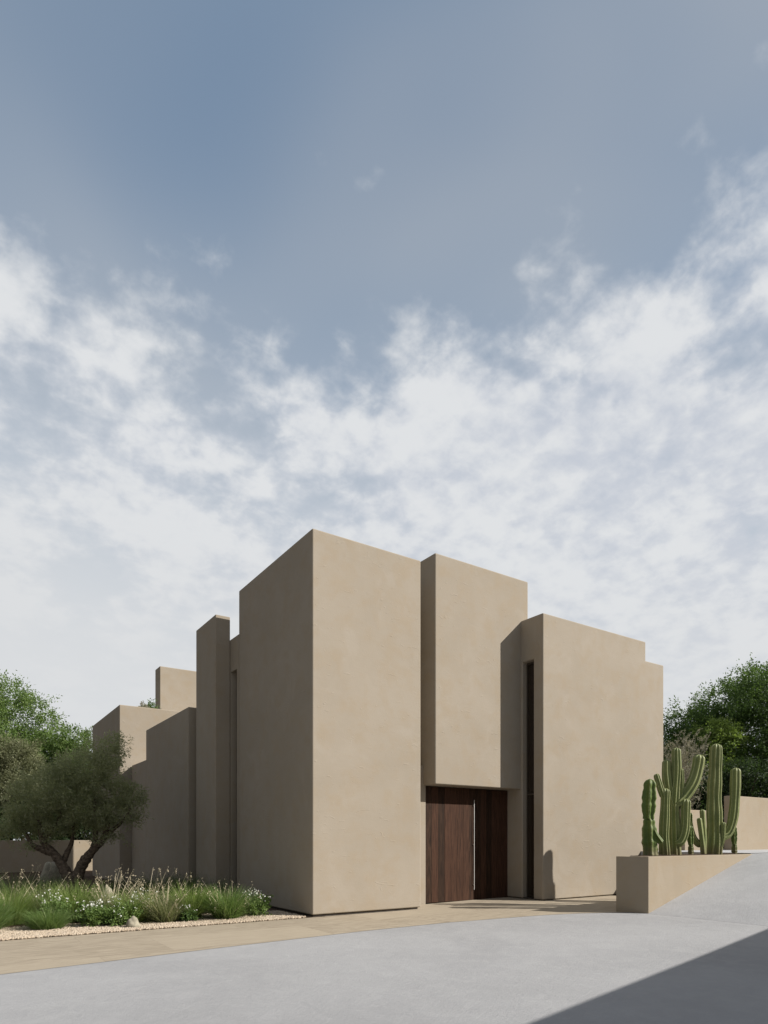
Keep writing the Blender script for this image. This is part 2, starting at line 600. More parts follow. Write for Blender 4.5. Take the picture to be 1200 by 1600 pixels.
# road: one level sheet; ramp: the road concrete lightened to offset weak sun on the slope, with the landing in front of the garden walls
def strip(name, xs, yh, mat, extra=None):
    V = []; F = []
    for x in xs:
        z = float(rise(x))
        if RX1 - 0.4 < x <= RX1 + 0.02:
            z -= 0.012 * (1 - abs(x - RX1) / 0.42)
        V += [(x, -60, z), (x, yh, z)]
    for i in range(len(xs) - 1):
        a = 2 * i
        F.append((a, a + 2, a + 3, a + 1))
    if extra:
        n0 = len(V)
        V += extra
        F.append((n0, n0 + 1, n0 + 2, n0 + 3)); F.append((n0 + 3, n0 + 5, n0 + 4, n0))
    return tag(link_mesh(name, mesh_np(name, V, F), mat, smooth=(name == 'road')), kind='structure')


strip('road', np.concatenate([[-60, 0], np.linspace(8, RX0, 9)]), 12.2, M['road'])
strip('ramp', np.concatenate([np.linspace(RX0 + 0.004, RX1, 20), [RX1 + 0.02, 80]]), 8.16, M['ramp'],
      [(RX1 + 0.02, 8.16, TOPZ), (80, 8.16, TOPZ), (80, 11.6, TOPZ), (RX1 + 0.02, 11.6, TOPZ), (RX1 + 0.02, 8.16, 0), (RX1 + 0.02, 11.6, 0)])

# sandstone paving, laid as a thin sheet on the road bed, with its curved front edge
edge = [(-30, 5.4), (-8, 7.85), (0.5, 8.88), (3.4, 9.27), (6.0, 9.55), (7.98, 9.63), (8.88, 9.52), (9.49, 9.42), (10.25, 9.25), (10.94, 9.0), (11.74, 8.58), (12.3, 8.2)]
ex = np.array([p[0] for p in edge]); ey = np.array([p[1] for p in edge])
xs = sorted(set(list(ex) + list(np.linspace(-4, 12, 33)) + [6.1, 12.6, 16.4]))
tag(sheet('paving', xs, lambda x: float(np.interp(x, ex, ey)), lambda x: 11.84 if x < 6.1 else 12.6,
          lambda x, y: float(0.055 * sstep(8.0, RX0, x)) + 0.004, M['paving'], ny=3), kind='structure')

# planted bed and terrace soil
tag(sheet('planting_bed', [-40, 6.5], lambda x: 11.80, lambda x: 36, lambda x, y: 0.012, M['soil']), kind='structure')
tag(sheet('terrace_ground', [17.0, 300], lambda x: 11.5, lambda x: 300, lambda x, y: TOPZ - 0.01, M['ground']), kind='structure')

# gravel strip: thousands of small stones
ico = bmesh.new(); bmesh.ops.create_icosphere(ico, subdivisions=1, radius=1.0)
iv = np.array([v.co[:] for v in ico.verts]); ifc = np.array([[v.index for v in f.verts] for f in ico.faces]); ico.free()
NG = 38000
gx = RN.uniform(-3.2, 6.05, NG)
back = 13.25 + 0.12 * np.sin(gx * 1.7) + 0.08 * np.sin(gx * 4.1 + 1)
gy = 11.80 + RN.random(NG) ** 1.15 * (back - 11.80) + RN.normal(0, 0.02, NG)
gy = np.maximum(gy, 11.775 + RN.random(NG) ** 3 * 0.05)
rot = RN.normal(size=(NG, 3, 3))
rot, _ = np.linalg.qr(rot)
sc = RN.uniform(0.009, 0.019, (NG, 1)) * RN.uniform(0.65, 1.25, (NG, 3))
VV = np.einsum('nij,nvj->nvi', rot, iv[None] * sc[:, None, :] * RN.uniform(0.82, 1.15, (NG, len(iv), 1)))
VV += np.stack([gx, gy, 0.016 + RN.uniform(0, 0.014, NG)], 1)[:, None, :]
FF = ifc[None] + (np.arange(NG) * len(iv))[:, None, None]
tag(link_mesh('gravel', mesh_np('gravel', VV.reshape(-1, 3), FF.reshape(-1, 3)), M['gravel']), 'pale pink beige gravel strip along the planted bed', kind='stuff')

# ------------------------------------------------------------------ the house
house = empty('house', (6.2, 11.9, 0))
tag(house, 'tall beige plaster house of stepped windowless blocks with a dark timber door', 'house')
HO = Vector((6.2, 11.9, 0))


def hpart(name, bm, mat, parent=house, bev=0.022):
    me = mesh_bm(name, bm)
    me.transform(Matrix.Translation(-HO))
    o = link_mesh(name, me, mat, parent)
    if bev:
        bevel(o, bev)
    return o


def block(x0, x1, y0, y1, z0, z1, name='wall_block', bev=0.032):
    bm = bmesh.new(); add_box(bm, x0, x1, y0, y1, z0, z1)
    return hpart(name, bm, M['plaster'], bev=bev)


AX, AY, AR, AB = 6.176, 11.784, 8.97, 15.83
# tower A: front corner tower, standing off the ground on a recessed plinth
block(AX, AR, AY, AB, 0.052, 7.993)
bm = bmesh.new(); add_box(bm, AX + 0.05, AR - 0.06, AY + 0.05, AB - 0.05, -0.05, 0.06)
hpart('plinth', bm, M['plinth'], bev=0)
# linking wall G with its slot window, left of the tower
gw = block(AX + 0.002, 9.0, AB + 0.001, 17.6, -0.05, 6.88, bev=0)
# left-hand blocks, stepping away
DX, DY = 5.775, 16.43
block(DX, AX - 0.003, DY, 18.03, -0.05, 7.49, bev=0.02)
block(5.70, 8.4, 18.5, 23.3, -0.05, 5.42)
block(5.702, 8.3, 23.302, 25.42, -0.05, 4.39)
block(5.27, 10.4, 25.45, 30.9, -0.05, 6.64)
block(7.42, 10.2, 28.0, 28.75, 6.5, 8.97)
# door bay B: upper block hanging over the doorway
block(9.557, 12.686, 12.0, 16.5, 2.918, 8.407)
YD = 12.45
bm = bmesh.new(); add_box(bm, 8.8, 9.617, YD, 13.2, -0.05, 3.4)
hpart('wall_block', bm, M['plaster'], bev=0)
# wing C: stepped outline, slot window in its left side
CX, CY = 12.4175, 11.245
bm = bmesh.new()
prism(bm, [(CX, 0.078), (17.603, 0.078), (17.603, 6.776), (16.72, 6.776), (16.72, 7.324), (CX, 7.324)], CY, 20.0)
wc = hpart('wall_block', bm, M['plaster'], bev=0)
cut(wc, CX - 0.2, 13.3, 11.567, 11.95, -0.3, 6.224)
bevel(wc, 0.030)
bm = bmesh.new(); add_box(bm, CX + 0.05, 17.5, CY + 0.05, 19.9, -0.05, 0.09)
hpart('plinth', bm, M['plinth'], bev=0)
# body of the house behind
block(8.9, 12.9, 13.9, 21.0, -0.05, 6.3, bev=0)
block(8.2, 12.6, 19.0, 25.5, -0.05, 4.2, bev=0)
cut(gw, AX - 0.2, 6.9, 15.97, 16.40, -0.3, 6.02)

# timber double door, planks as islands of one mesh per leaf
dx0, dx1, dz1 = 9.63, CX - 0.012, 2.905
door = None
mid_x = 11.25
for (a, b_) in ((dx0, mid_x - 0.004), (mid_x + 0.004, dx1)):
    bm = bmesh.new()
    npl = 8 if a < 10 else 6
    wd = (b_ - a) / npl
    for i in range(npl):
        add_box(bm, a + i * wd + 0.0015, a + (i + 1) * wd - 0.0015, YD + 0.03 + R.uniform(-0.002, 0.002), YD + 0.09, 0.055, dz1)
    leaf = hpart('door', bm, M['timber'], bev=0.0015)
    if a < 10:
        hb = bmesh.new()
        hx = 11.185
        add_box(hb, hx - 0.007, hx + 0.007, YD - 0.016, YD - 0.004, 0.316, 2.62)
        for hz in (0.45, 1.47, 2.48):
            add_box(hb, hx - 0.008, hx + 0.008, YD - 0.004, YD + 0.032, hz - 0.012, hz + 0.012)
        h_o = hpart('handle', hb, M['steel'], parent=leaf, bev=0.003)
bm = bmesh.new(); add_box(bm, 9.6, 12.5, YD + 0.095, YD + 0.2, -0.05, 3.0)
hpart('door_backing', bm, M['room'], bev=0)


def slot_window(gx, y0, y1, z1, bars):
    bm = bmesh.new()
    fw = 0.03
    for (a, b_) in ((y0, y0 + fw), (y1 - fw, y1)):
        add_box(bm, gx, gx + 0.06, a, b_, 0.02, z1 - 0.002)
    for zb in [0.05] + bars + [z1 - 0.025]:
        add_box(bm, gx + 0.001, gx + 0.059, y0 + fw, y1 - fw, zb - 0.02, zb + 0.02)
    wnd = hpart('window', bm, M['dark_frame'], bev=0.003)
    bm = bmesh.new(); add_box(bm, gx + 0.026, gx + 0.034, y0 + fw, y1 - fw, 0.03, z1 - 0.03)
    hpart('glass', bm, M['glass'], parent=wnd, bev=0)
    return wnd


slot_window(12.57, 11.569, 11.948, 6.224, [2.78])
slot_window(6.33, 15.972, 16.398, 6.02, [3.0])

# ------------------------------------------------------------------ garden walls and planter
def wall(name, x0, x1, y0, y1, z0, z1, label, cat='wall'):
    bm = bmesh.new(); add_box(bm, x0, x1, y0, y1, z0, z1)
    me = mesh_bm(name, bm)
    c = Vector(((x0 + x1) / 2, (y0 + y1) / 2, z0)); me.transform(Matrix.Translation(-c))
    o = link_mesh(name, me, M['plaster_wall'], None, c)
    bevel(o, 0.02)
    return tag(o, label, cat)


wall('garden_wall', -14, 9.0, 36.0, 36.3, -0.05, 1.57, 'low beige garden wall behind the olive tree trunk')
wall('garden_wall', 20.60, 48, 10.80, 11.06, 1.2, 3.0, 'higher beige garden wall to the right of the cacti')
wall('garden_wall', 18.80, 20.62, 11.30, 11.58, 1.2, 2.53, 'lower beige garden wall behind the cactus planter')

pl = empty('planter', (12.12, 8.09, 0))
tag(pl, 'wedge shaped beige plaster planter holding cacti beside the ramp', 'planter')
PO = Vector((12.12, 8.09, 0))
poly = [(12.12, 8.09), (16.50, 8.09), (16.50, 9.05), (11.90, 8.72)]
inner = [(12.20, 8.20), (16.42, 8.20), (16.42, 8.94), (12.03, 8.62)]
bm = bmesh.new()
zt = 1.245
bo = [bm.verts.new((x, y, -0.05)) for x, y in poly]; to = [bm.verts.new((x, y, zt)) for x, y in poly]
ti = [bm.verts.new((x, y, zt)) for x, y in inner]; bi = [bm.verts.new((x, y, zt - 0.2)) for x, y in inner]
for i in range(4):
    j = (i + 1) % 4
    bm.faces.new((bo[i], bo[j], to[j], to[i])); bm.faces.new((to[i], to[j], ti[j], ti[i])); bm.faces.new((ti[i], ti[j], bi[j], bi[i]))
me = mesh_bm('planter_wall', bm); me.transform(Matrix.Translation(-PO))
bevel(link_mesh('planter_wall', me, M['plaster_wall'], pl), 0.012)
# soil, slightly mounded
V = []; F = []
nx, ny = 60, 10
for i in range(nx):
    for j in range(ny):
        u, v_ = i / (nx - 1), j / (ny - 1)
        a = np.array(inner[0]) * (1 - u) + np.array(inner[1]) * u; b_ = np.array(inner[3]) * (1 - u) + np.array(inner[2]) * u
        p = a * (1 - v_) + b_ * v_
        V.append((p[0] - PO.x, p[1] - PO.y, zt - 0.03 + 0.045 * math.sin(math.pi * min(1, max(0, v_))) + R.uniform(-0.006, 0.006)))
for i in range(nx - 1):
    for j in range(ny - 1):
        a = i * ny + j
        F.append((a, a + ny, a + ny + 1, a + 1))
link_mesh('soil', mesh_np('soil', V, F), M['planter_soil'], pl, smooth=True)

# wall added outside the view to cast an unseen building's shadow on the drive
HW = 3.6
kk = HW / (0.709 / 0.7577)
d1 = Vector((7.98, 1.76, 0)).normalized(); d2 = Vector((d1.y, -d1.x, 0))
p0 = Vector((4.145 + kk, 3.961 - kk * 0.754 / 0.7577, 0)); q0 = p0 - d1 * 2.0; q1 = p0 + d1 * 30
bm = bmesh.new()
slab(bm, [tuple(q0[:2]), tuple((q0 + d2 * .35)[:2]), tuple((q1 + d2 * .35)[:2]), tuple(q1[:2])], -0.05, HW)
me = mesh_bm('shadow_wall', bm); me.transform(Matrix.Translation(-p0))
tag(bevel(link_mesh('shadow_wall', me, M['plaster_wall'], None, p0), 0.02), 'unseen beige wall added to cast the shadow on the drive', 'wall')

# ------------------------------------------------------------------ cacti
def ribbed(path, r0, r1, ribs=7, amp=0.20, tip=0.10, lumps=0.0, seed=0, base_taper=1.0):
    P_ = smooth_path(path, 12)
    # even out along the length and add a rounded tip
    seg = np.r_[0, np.cumsum(np.linalg.norm(np.diff(P_, axis=0), axis=1))]
    L = seg[-1]
    rend = r1
    n = max(16, int(L / 0.03))
    s_ = np.r_[np.linspace(0, L - rend * 0.95, n, endpoint=False), L - rend * 0.95 * (1 - np.sin(np.linspace(0, np.pi / 2, 8)))]
    Q = np.stack([np.interp(s_, seg, P_[:, k]) for k in range(3)], 1)
    rad = r0 + (r1 - r0) * (s_ / L)
    rr = np.random.default_rng(seed)
    rad = rad * (1 + 0.035 * np.sin(s_ * 9 + rr.uniform(0, 6)) + lumps * np.abs(np.sin(s_ * 12 + rr.uniform(0, 3))))
    rad[:3] *= np.array([base_taper, (base_taper + 1) / 2, 1])
    q = np.clip((s_ - (L - rend * 0.95)) / (rend * 0.95), 0, 1)
    rad = rad * np.sqrt(np.clip(1 - q ** 2, 0.0004, 1))
    return tube_np(Q, rad, sides=ribs * 8, ribs=ribs, amp=amp, twist=0.0, phase=rr.uniform(0, 1))


def cactus(loc, main, arms, label, mat='cactus', group='cacti in the planter', ribs=9, amp=0.15, lumps=0.0, seed=1):
    root = empty('cactus', loc, math.radians(-33.9967))
    tag(root, label, 'cactus', group)
    V_, F_, W_ = join_np([ribbed(p, a, b_, ribs, amp, lumps=lumps, seed=seed + i) for i, (p, a, b_) in enumerate(main)])
    link_mesh('stem', mesh_np('stem', V_, F_, W_), M[mat], root, smooth=True)
    for k, (p, a, b_) in enumerate(arms):
        V_, F_, W_ = ribbed(p, a, b_, max(4, ribs - 1) if ribs > 4 else ribs, amp, lumps=lumps, seed=seed + 10 + k, base_taper=0.75)
        link_mesh('arm', mesh_np('arm', V_, F_, W_), M[mat], root, smooth=True)
    return root


ZS = 1.20


def pads(x0, segs):
    """a jointed column: segments that swell and pinch; list of (height, half width, lean)"""
    parts = []; z = 0.0; x = x0
    for k, (hgt, rw, lean) in enumerate(segs):
        nn = 26
        tt = np.linspace(0, 1, nn)
        prof = np.sin(np.pi * np.clip(0.13 + 0.80 * tt, 0, 1)) ** 0.34
        if k == 0:
            prof[:9] = np.maximum(prof[:9], 0.92)
        prof[-1] = 0.03; prof[-2] = max(0.5, prof[-2] * 0.85)
        path = np.stack([x + lean * tt, 0.02 * np.sin(tt * 3 + k), z + hgt * tt], 1)
        bump = 1 + 0.05 * np.sin(tt * 21 + k * 2 + x0) + 0.04 * np.sin(tt * 37 + 1.3 * k)
        parts.append(tube_np(path, rw * prof * bump, 40, ribs=5, amp=0.24, phase=0.35 + 0.3 * k))
        z += hgt * 0.95; x += lean
    return parts


def jointed(loc, cols, label, seed=0):
    root = empty('cactus', loc, math.radians(-33.9967))
    tag(root, label, 'cactus', 'cacti in the planter')
    for k, (x0, segs) in enumerate(cols):
        V_, F_, W_ = join_np(pads(x0, segs))
        link_mesh('stem' if k == 0 else 'arm', mesh_np('joint', V_, F_, W_), M['cactus_dark'], root, smooth=True)
    return root


c1 = jointed((12.75, 8.48, ZS), [(0.0, [(0.90, 0.135, -0.02), (0.88, 0.125, 0.02)]), (0.12, [(0.50, 0.065, -0.04)])],
             'dark green jointed cactus at the planter end, leftmost of the cacti')
arm = tube_np(smooth_path([(0.05, 0.0, 0.72), (0.12, -0.02, 0.52), (0.24, -0.02, 0.34)], 10), np.linspace(0.04, 0.055, 20), 32, ribs=4, amp=0.3)
link_mesh('arm', mesh_np('arm', *arm[:2], arm[2]), M['cactus_dark'], c1, smooth=True)
cactus((13.32, 8.48, ZS), [([(0, 0, 0), (-0.02, 0, 0.5), (0.0, 0, 1.0), (0.02, 0, 1.55)], 0.105, 0.085)],
       [([(-0.03, 0, 1.35), (-0.10, 0, 1.55), (-0.19, 0.02, 1.88)], 0.07, 0.062)],
       'slim grey green cactus with a bent finger at its top', seed=3)
cactus((13.74, 8.50, ZS),
       [([(0, 0, 0), (-0.01, 0, 0.5), (-0.02, 0, 1.2), (0.03, 0, 1.9), (0.03, 0, 2.50)], 0.125, 0.09)],
       [([(-0.04, 0, 1.15), (-0.13, 0.02, 1.5), (-0.18, 0.02, 1.9), (-0.18, 0.02, 2.23)], 0.10, 0.085),
        ([(0.02, 0, 1.20), (0.22, 0, 1.40), (0.42, 0, 1.72), (0.52, 0, 2.05), (0.56, 0, 2.34)], 0.125, 0.11),
        ([(0.12, -0.03, 1.30), (0.15, -0.03, 1.6), (0.13, -0.03, 2.02)], 0.055, 0.05),
        ([(-0.03, -0.06, 0.30), (0.10, -0.08, 0.38), (0.19, -0.08, 0.7), (0.21, -0.08, 1.33)], 0.10, 0.095)],
       'widest branching cactus with several raised arms', seed=8)
jointed((14.33, 8.46, ZS), [(0.0, [(0.30, 0.055, 0.0), (0.45, 0.062, -0.03), (0.32, 0.05, 0.0)])],
        'small dark green jointed cactus between two larger ones')
cactus((14.92, 8.50, ZS), [([(0, 0, 0), (0.01, 0, 0.5), (-0.03, 0, 1.12)], 0.06, 0.05)],
       [([(-0.02, -0.04, 0.02), (-0.06, -0.05, 0.4), (-0.13, -0.05, 0.92)], 0.055, 0.05),
        ([(-0.05, 0.05, 0.25), (-0.20, 0.05, 0.42), (-0.29, 0.05, 0.65), (-0.33, 0.05, 0.9)], 0.075, 0.07)],
       'low clump of three thin cactus stems left of the tallest cactus', ribs=6, seed=15)
cactus((15.36, 8.47, ZS), [([(-0.03, 0, 0), (0.0, 0, 0.6), (-0.01, 0, 1.4), (0.02, 0, 2.1), (0.04, 0, 2.72)], 0.175, 0.115)],
       [([(0.04, -0.10, 0.16), (0.11, -0.14, 0.4), (0.14, -0.15, 0.82)], 0.055, 0.048),
        ([(0.06, 0, 0.45), (0.30, 0, 0.54), (0.43, 0, 0.85), (0.49, 0, 1.4), (0.51, 0, 2.14)], 0.095, 0.105)],
       'tallest straight cactus with one long upturned arm', seed=21)
jointed((16.28, 8.47, ZS), [(0.0, [(0.30, 0.058, 0.0), (0.46, 0.06, -0.02), (0.36, 0.045, 0.03)])],
        'small dark green jointed cactus at the ramp end of the planter')

# ------------------------------------------------------------------ foliage builders
def leaves_np(pos, axis, length, width, rng, droop=0.5):
    """one folded leaf (two quads) per point; axis = preferred direction of each leaf"""
    n = len(pos)
    d = axis + rng.normal(0, 0.75, (n, 3)); d[:, 2] -= droop * rng.random(n)
    d /= np.linalg.norm(d, axis=1)[:, None] + 1e-9
    s_ = rng.normal(size=(n, 3)); s_ -= d * (s_ * d).sum(1)[:, None]; s_ /= np.linalg.norm(s_, axis=1)[:, None] + 1e-9
    up = np.cross(d, s_)
    L = length * rng.uniform(0.65, 1.3, (n, 1)); W_ = width * rng.uniform(0.7, 1.25, (n, 1))
    base = pos; tip = pos + d * L + up * L * rng.uniform(-0.12, 0.12, (n, 1)); midp = pos + d * L * 0.5
    l = midp + s_ * W_ * 0.5 + up * W_ * 0.15; r = midp - s_ * W_ * 0.5 + up * W_ * 0.15
    V_ = np.stack([base, r, tip, l], 1).reshape(-1, 3)
    F_ = np.arange(4 * n).reshape(n, 4)
    return V_, F_


def crown_np(lobes, twigs, per, leaf_l, leaf_w, spread, seed, hollow=0.45, droop=0.4, ragged=0.25):
    """lobes: (x,y,z,r[,sz]); twigs per lobe scale with its surface; sprays of leaves along short twigs"""
    rng = np.random.default_rng(seed)
    PV = []; AX_ = []
    rtot = sum(l[3] ** 2 for l in lobes)
    for l in lobes:
        c = np.array(l[:3]); r = l[3]; sz = l[4] if len(l) > 4 else 0.85
        n = max(12, int(twigs * r * r / rtot))
        d = rng.normal(size=(n, 3)); d /= np.linalg.norm(d, axis=1)[:, None]
        low = d[:, 2] < -0.55
        d[low, 2] *= 0.5
        rad = r * (hollow + (1 - hollow) * rng.random(n) ** 0.55) * (1 + ragged * rng.normal(0, 0.5, n))
        p = c + d * rad[:, None] * np.array([1, 1, sz])
        tdir = d + rng.normal(0, 0.45, (n, 3)); tdir[:, 2] += 0.15
        tdir /= np.linalg.norm(tdir, axis=1)[:, None]
        tl = spread * rng.uniform(0.6, 1.6, n)
        t_ = rng.random((n, per))
        q = p[:, None, :] + tdir[:, None, :] * (tl[:, None] * t_)[:, :, None] + rng.normal(0, spread * 0.22, (n, per, 3))
        PV.append(q.reshape(-1, 3)); AX_.append(np.repeat(tdir, per, axis=0))
    PV = np.concatenate(PV); AX_ = np.concatenate(AX_)
    return leaves_np(PV, AX_, leaf_l, leaf_w, rng, droop)


def limb_parts(limbs, sides=9, seed=0):
    rng = np.random.default_rng(seed)
    out = []
    for pts, r0, r1 in limbs:
        P_ = smooth_path(pts, 9)
        rad = np.linspace(r0, r1, len(P_)) * (1 + 0.08 * rng.normal(size=len(P_)))
        out.append(tube_np(P_, rad, sides))
    return out


def tree(name, loc, lobes, limbs, leafm, label, cat='tree', group=None, twigs=900, per=30, leaf=(0.13, 0.055), spread=0.5, seed=1,
         hollow=0.55, droop=0.4, ragged=0.17):
    root = empty(name, loc)
    tag(root, label, cat, group)
    V_, F_ = crown_np(lobes, twigs, per, leaf[0], leaf[1], spread, seed, hollow, droop, ragged)
    link_mesh('crown', mesh_np('crown', V_, F_), leafm, root)
    V_, F_, W_ = join_np(limb_parts(limbs, 10, seed))
    link_mesh('trunk', mesh_np('trunk', V_, F_), M['bark'], root, smooth=True)
    return root


def auto_tree(name, loc, h, rad, leafm, label, seed, base=0.25, group=None, nl=22, cat='tree', **kw):
    """broad tree: lobes scattered over a rounded crown of height h and radius rad"""
    rng = np.random.default_rng(seed)
    lobes = []
    zc_ = h * (base + (1 - base) * 0.5); hz = h * (1 - base) * 0.5
    for k in range(nl):
        d = rng.normal(size=3); d /= np.linalg.norm(d)
        q = rng.uniform(0.50, 0.90)
        rr = rad * rng.uniform(0.20, 0.36)
        lobes.append((d[0] * rad * q, d[1] * rad * q, zc_ + d[2] * hz * q, rr, 0.8))
    lobes.append((0, 0, zc_, rad * 0.55, 0.9)); lobes.append((rng.uniform(-.2, .2) * rad, rng.uniform(-.2, .2) * rad, h - rad * 0.30, rad * 0.30, 0.8))
    limbs = [([(0, 0, -0.1), (0.05, 0.02, h * base * 0.6), (-0.04, 0.05, zc_)], rad * 0.085, rad * 0.04)]
    for k in range(6):
        l = lobes[k * 3 % nl]
        limbs.append(([(0, 0, h * base * 0.8), (l[0] * 0.4, l[1] * 0.4, (h * base + l[2]) * 0.5), l[:3]], rad * 0.05, rad * 0.012))
    return tree(name, loc, lobes, limbs, leafm, label, cat, group, seed=seed, **kw)


# ------------------------------------------------------------------ the olive tree
# local x runs along the picture's width (about), y away from the viewer
def rotl(pts, a=math.radians(-33.9967)):
    ca, sa = math.cos(a), math.sin(a)
    return [(p[0] * ca - p[1] * sa, p[0] * sa + p[1] * ca) + tuple(p[2:]) for p in pts]


OL = (2.72, 18.7, 0.0)
ol_lobes = [(-1.45, 0.1, 2.05, .52), (-1.1, -.35, 2.55, .58), (-1.0, .45, 2.3, .55), (-.55, -.2, 2.95, .65), (-.35, .5, 3.2, .6), (-.6, 0.0, 2.25, .55),
            (.05, -.45, 2.75, .62), (.15, .35, 3.35, .62), (.55, -.1, 3.55, .60), (.95, .1, 3.95, .48), (1.0, -.3, 3.3, .55), (1.15, .3, 2.75, .58),
            (.75, -.3, 2.45, .6), (1.45, -.1, 2.35, .50), (1.65, .15, 2.75, .36), (.3, .2, 2.3, .5), (-1.75, -.1, 1.85, .32), (1.05, -.15, 1.85, .42),
            (-.95, -.1, 1.65, .36), (1.15, .05, 4.2, .30), (-.1, -.1, 2.0, .40), (-.2, .1, 3.55, .35)]
ol_limbs = [([(0, 0, -.1), (-.02, 0, .35), (0.0, 0, .62)], .26, .20),
            ([(-.05, 0, .45), (-.28, -.02, .92), (-.52, -.05, 1.28), (-.75, -.08, 1.55), (-.85, -.1, 2.2)], .16, .06),
            ([(-.48, -.05, 1.24), (-.82, -.1, 1.36), (-1.05, -.12, 1.52), (-1.25, -.15, 1.95)], .10, .035),
            ([(-.30, .02, .95), (-.22, .12, 1.25), (-.12, .2, 1.6), (-.1, .25, 2.3)], .09, .035),
            ([(.04, 0, .45), (.25, 0, .95), (.55, -.02, 1.35), (.85, -.05, 1.70), (1.0, -.05, 2.5)], .17, .055),
            ([(.55, -.02, 1.33), (.55, .1, 1.8), (.5, .1, 2.7), (.55, 0, 3.3)], .09, .03),
            ([(-.75, -.08, 1.55), (-.45, .1, 2.1), (-.3, .2, 2.9)], .06, .02),
            ([(.85, -.05, 1.7), (1.3, .05, 2.1), (1.5, .05, 2.5)], .06, .02)]
tree('olive_tree', OL, [(l[0] * .88 - .05, l[1] * .95, l[2] * .97, l[3] * .92) for l in rotl(ol_lobes)], [(rotl(p), a, b_) for p, a, b_ in ol_limbs], M['leaf_olive'],
     'spreading grey green olive tree with a forked trunk in the bed', 'tree', twigs=1900, per=26, leaf=(0.085, 0.022), spread=0.24, seed=5, hollow=0.42, droop=0.2, ragged=0.26)

# ------------------------------------------------------------------ trees beyond the walls
TG = 'trees beyond the garden walls'
auto_tree('broad_tree', (2.7, 46.5, 0), 11.6, 3.9, M['leaf_bright'], 'tallest bright green tree at the left edge', 31, base=0.12, group=TG, nl=44, twigs=3600, per=34, leaf=(0.16, 0.066), spread=0.6)
auto_tree('broad_tree', (6.2, 43.0, 0), 8.3, 2.5, M['leaf_bright'], 'smaller bright green tree beside the house corner', 32, base=0.15, group=TG, nl=22, twigs=1700, per=34, leaf=(0.15, 0.062), spread=0.5)
auto_tree('olive_tree', (2.6, 40.0, 0), 7.0, 2.6, M['leaf_olive_pale'], 'pale olive green tree behind the low garden wall', 33, base=0.18, group=TG, nl=20, twigs=1700, per=34, leaf=(0.13, 0.042), spread=0.45)
for k, (x, y, h, r, lab) in enumerate(((1.2, 38.3, 3.6, 1.7, 'dark green bush behind the left end of the low garden wall'),
                                       (4.4, 38.6, 3.9, 1.9, 'dark green bush behind the low garden wall under the olive crown'),
                                       (7.4, 38.8, 3.8, 1.8, 'dark green bush behind the low garden wall next to the house'))):
    auto_tree('bush', (x, y, 0), h, r, M['leaf_dark'], lab, 40 + k, base=0.02, group='dark bushes behind the low wall', nl=14, cat='bush', twigs=500, per=24, leaf=(0.17, 0.07), spread=0.4)
auto_tree('broad_tree', (29.2, 17.8, TOPZ), 6.6, 2.6, M['leaf_deep'], 'deep green tree rising just right of the house', 51, base=0.08, group=TG, nl=22, twigs=1600, per=32, leaf=(0.13, 0.055), spread=0.45)
auto_tree('broad_tree', (28.4, 15.7, TOPZ), 5.6, 2.2, M['leaf_lime'], 'light green tree between two darker trees above the cacti', 52, base=0.08, group=TG, nl=18, twigs=1300, per=32, leaf=(0.13, 0.055), spread=0.4)
auto_tree('broad_tree', (31.6, 15.2, TOPZ), 8.6, 3.6, M['leaf_deep'], 'largest deep green tree at the right edge behind the higher wall', 53, base=0.05, group=TG, nl=30, twigs=2600, per=34, leaf=(0.135, 0.058), spread=0.5)
for k, (x, y, h, r, lab) in enumerate(((24.6, 14.6, 3.0, 1.5, 'dark bush behind the lower garden wall'),
                                       (26.6, 13.7, 3.6, 1.7, 'dark bush behind the left end of the higher garden wall'),
                                       (29.0, 13.2, 3.8, 1.9, 'dark bush behind the higher garden wall at the right edge'))):
    auto_tree('bush', (x, y, TOPZ), h, r, M['leaf_dark'], lab, 60 + k, base=0.0, group='dark bushes behind the right walls', nl=14, cat='bush', twigs=600, per=24, leaf=(0.15, 0.06), spread=0.4)


def wispy(loc, h, r, n, label, seed):
    """dry twiggy shrub: thin branching stems with sparse tiny leaves"""
    rng = np.random.default_rng(seed)
    root = empty('dry_shrub', loc); tag(root, label, 'shrub')
    parts = []; PV = []; AX_ = []
    for k in range(n):
        a = rng.uniform(0, 2 * math.pi); sp_ = r * rng.uniform(0.2, 1.0)
        top = np.array([math.cos(a) * sp_, math.sin(a) * sp_, h * rng.uniform(0.65, 1.0)])
        midp = top * np.array([0.45, 0.45, 0.55]) + rng.normal(0, 0.06, 3)
        P_ = smooth_path([(rng.normal(0, .05), rng.normal(0, .05), 0), midp, top], 6)
        parts.append(tube_np(P_, np.linspace(0.012, 0.004, len(P_)), 4))
        for q in range(10):
            b0 = P_[rng.integers(4, len(P_))]
            d = rng.normal(0, 0.6, 3) + np.array([0, 0, 0.6]); d /= np.linalg.norm(d)
            e = b0 + d * rng.uniform(0.12, 0.4)
            parts.append(tube_np(smooth_path([b0, (b0 + e) / 2 + rng.normal(0, .02, 3), e], 3), np.linspace(0.005, 0.003, 6), 3))
            m_ = 14
            PV.append(b0 + (e - b0) * rng.random((m_, 1)) + rng.normal(0, 0.02, (m_, 3))); AX_.append(np.repeat(d[None], m_, 0))
    quads = [p for p in parts]
    V_, F_, W_ = join_np(quads)
    link_mesh('stem', mesh_np('stem', V_, F_), M['leaf_dry'], root)
    V_, F_ = leaves_np(np.concatenate(PV), np.concatenate(AX_), 0.045, 0.018, rng, 0.2)
    link_mesh('foliage', mesh_np('foliage', V_, F_), M['leaf_dry'], root)
    return root


wispy((20.2, 12.3, TOPZ), 3.75, 0.85, 110, 'dry grey twiggy shrub behind the branching cactus', 71)


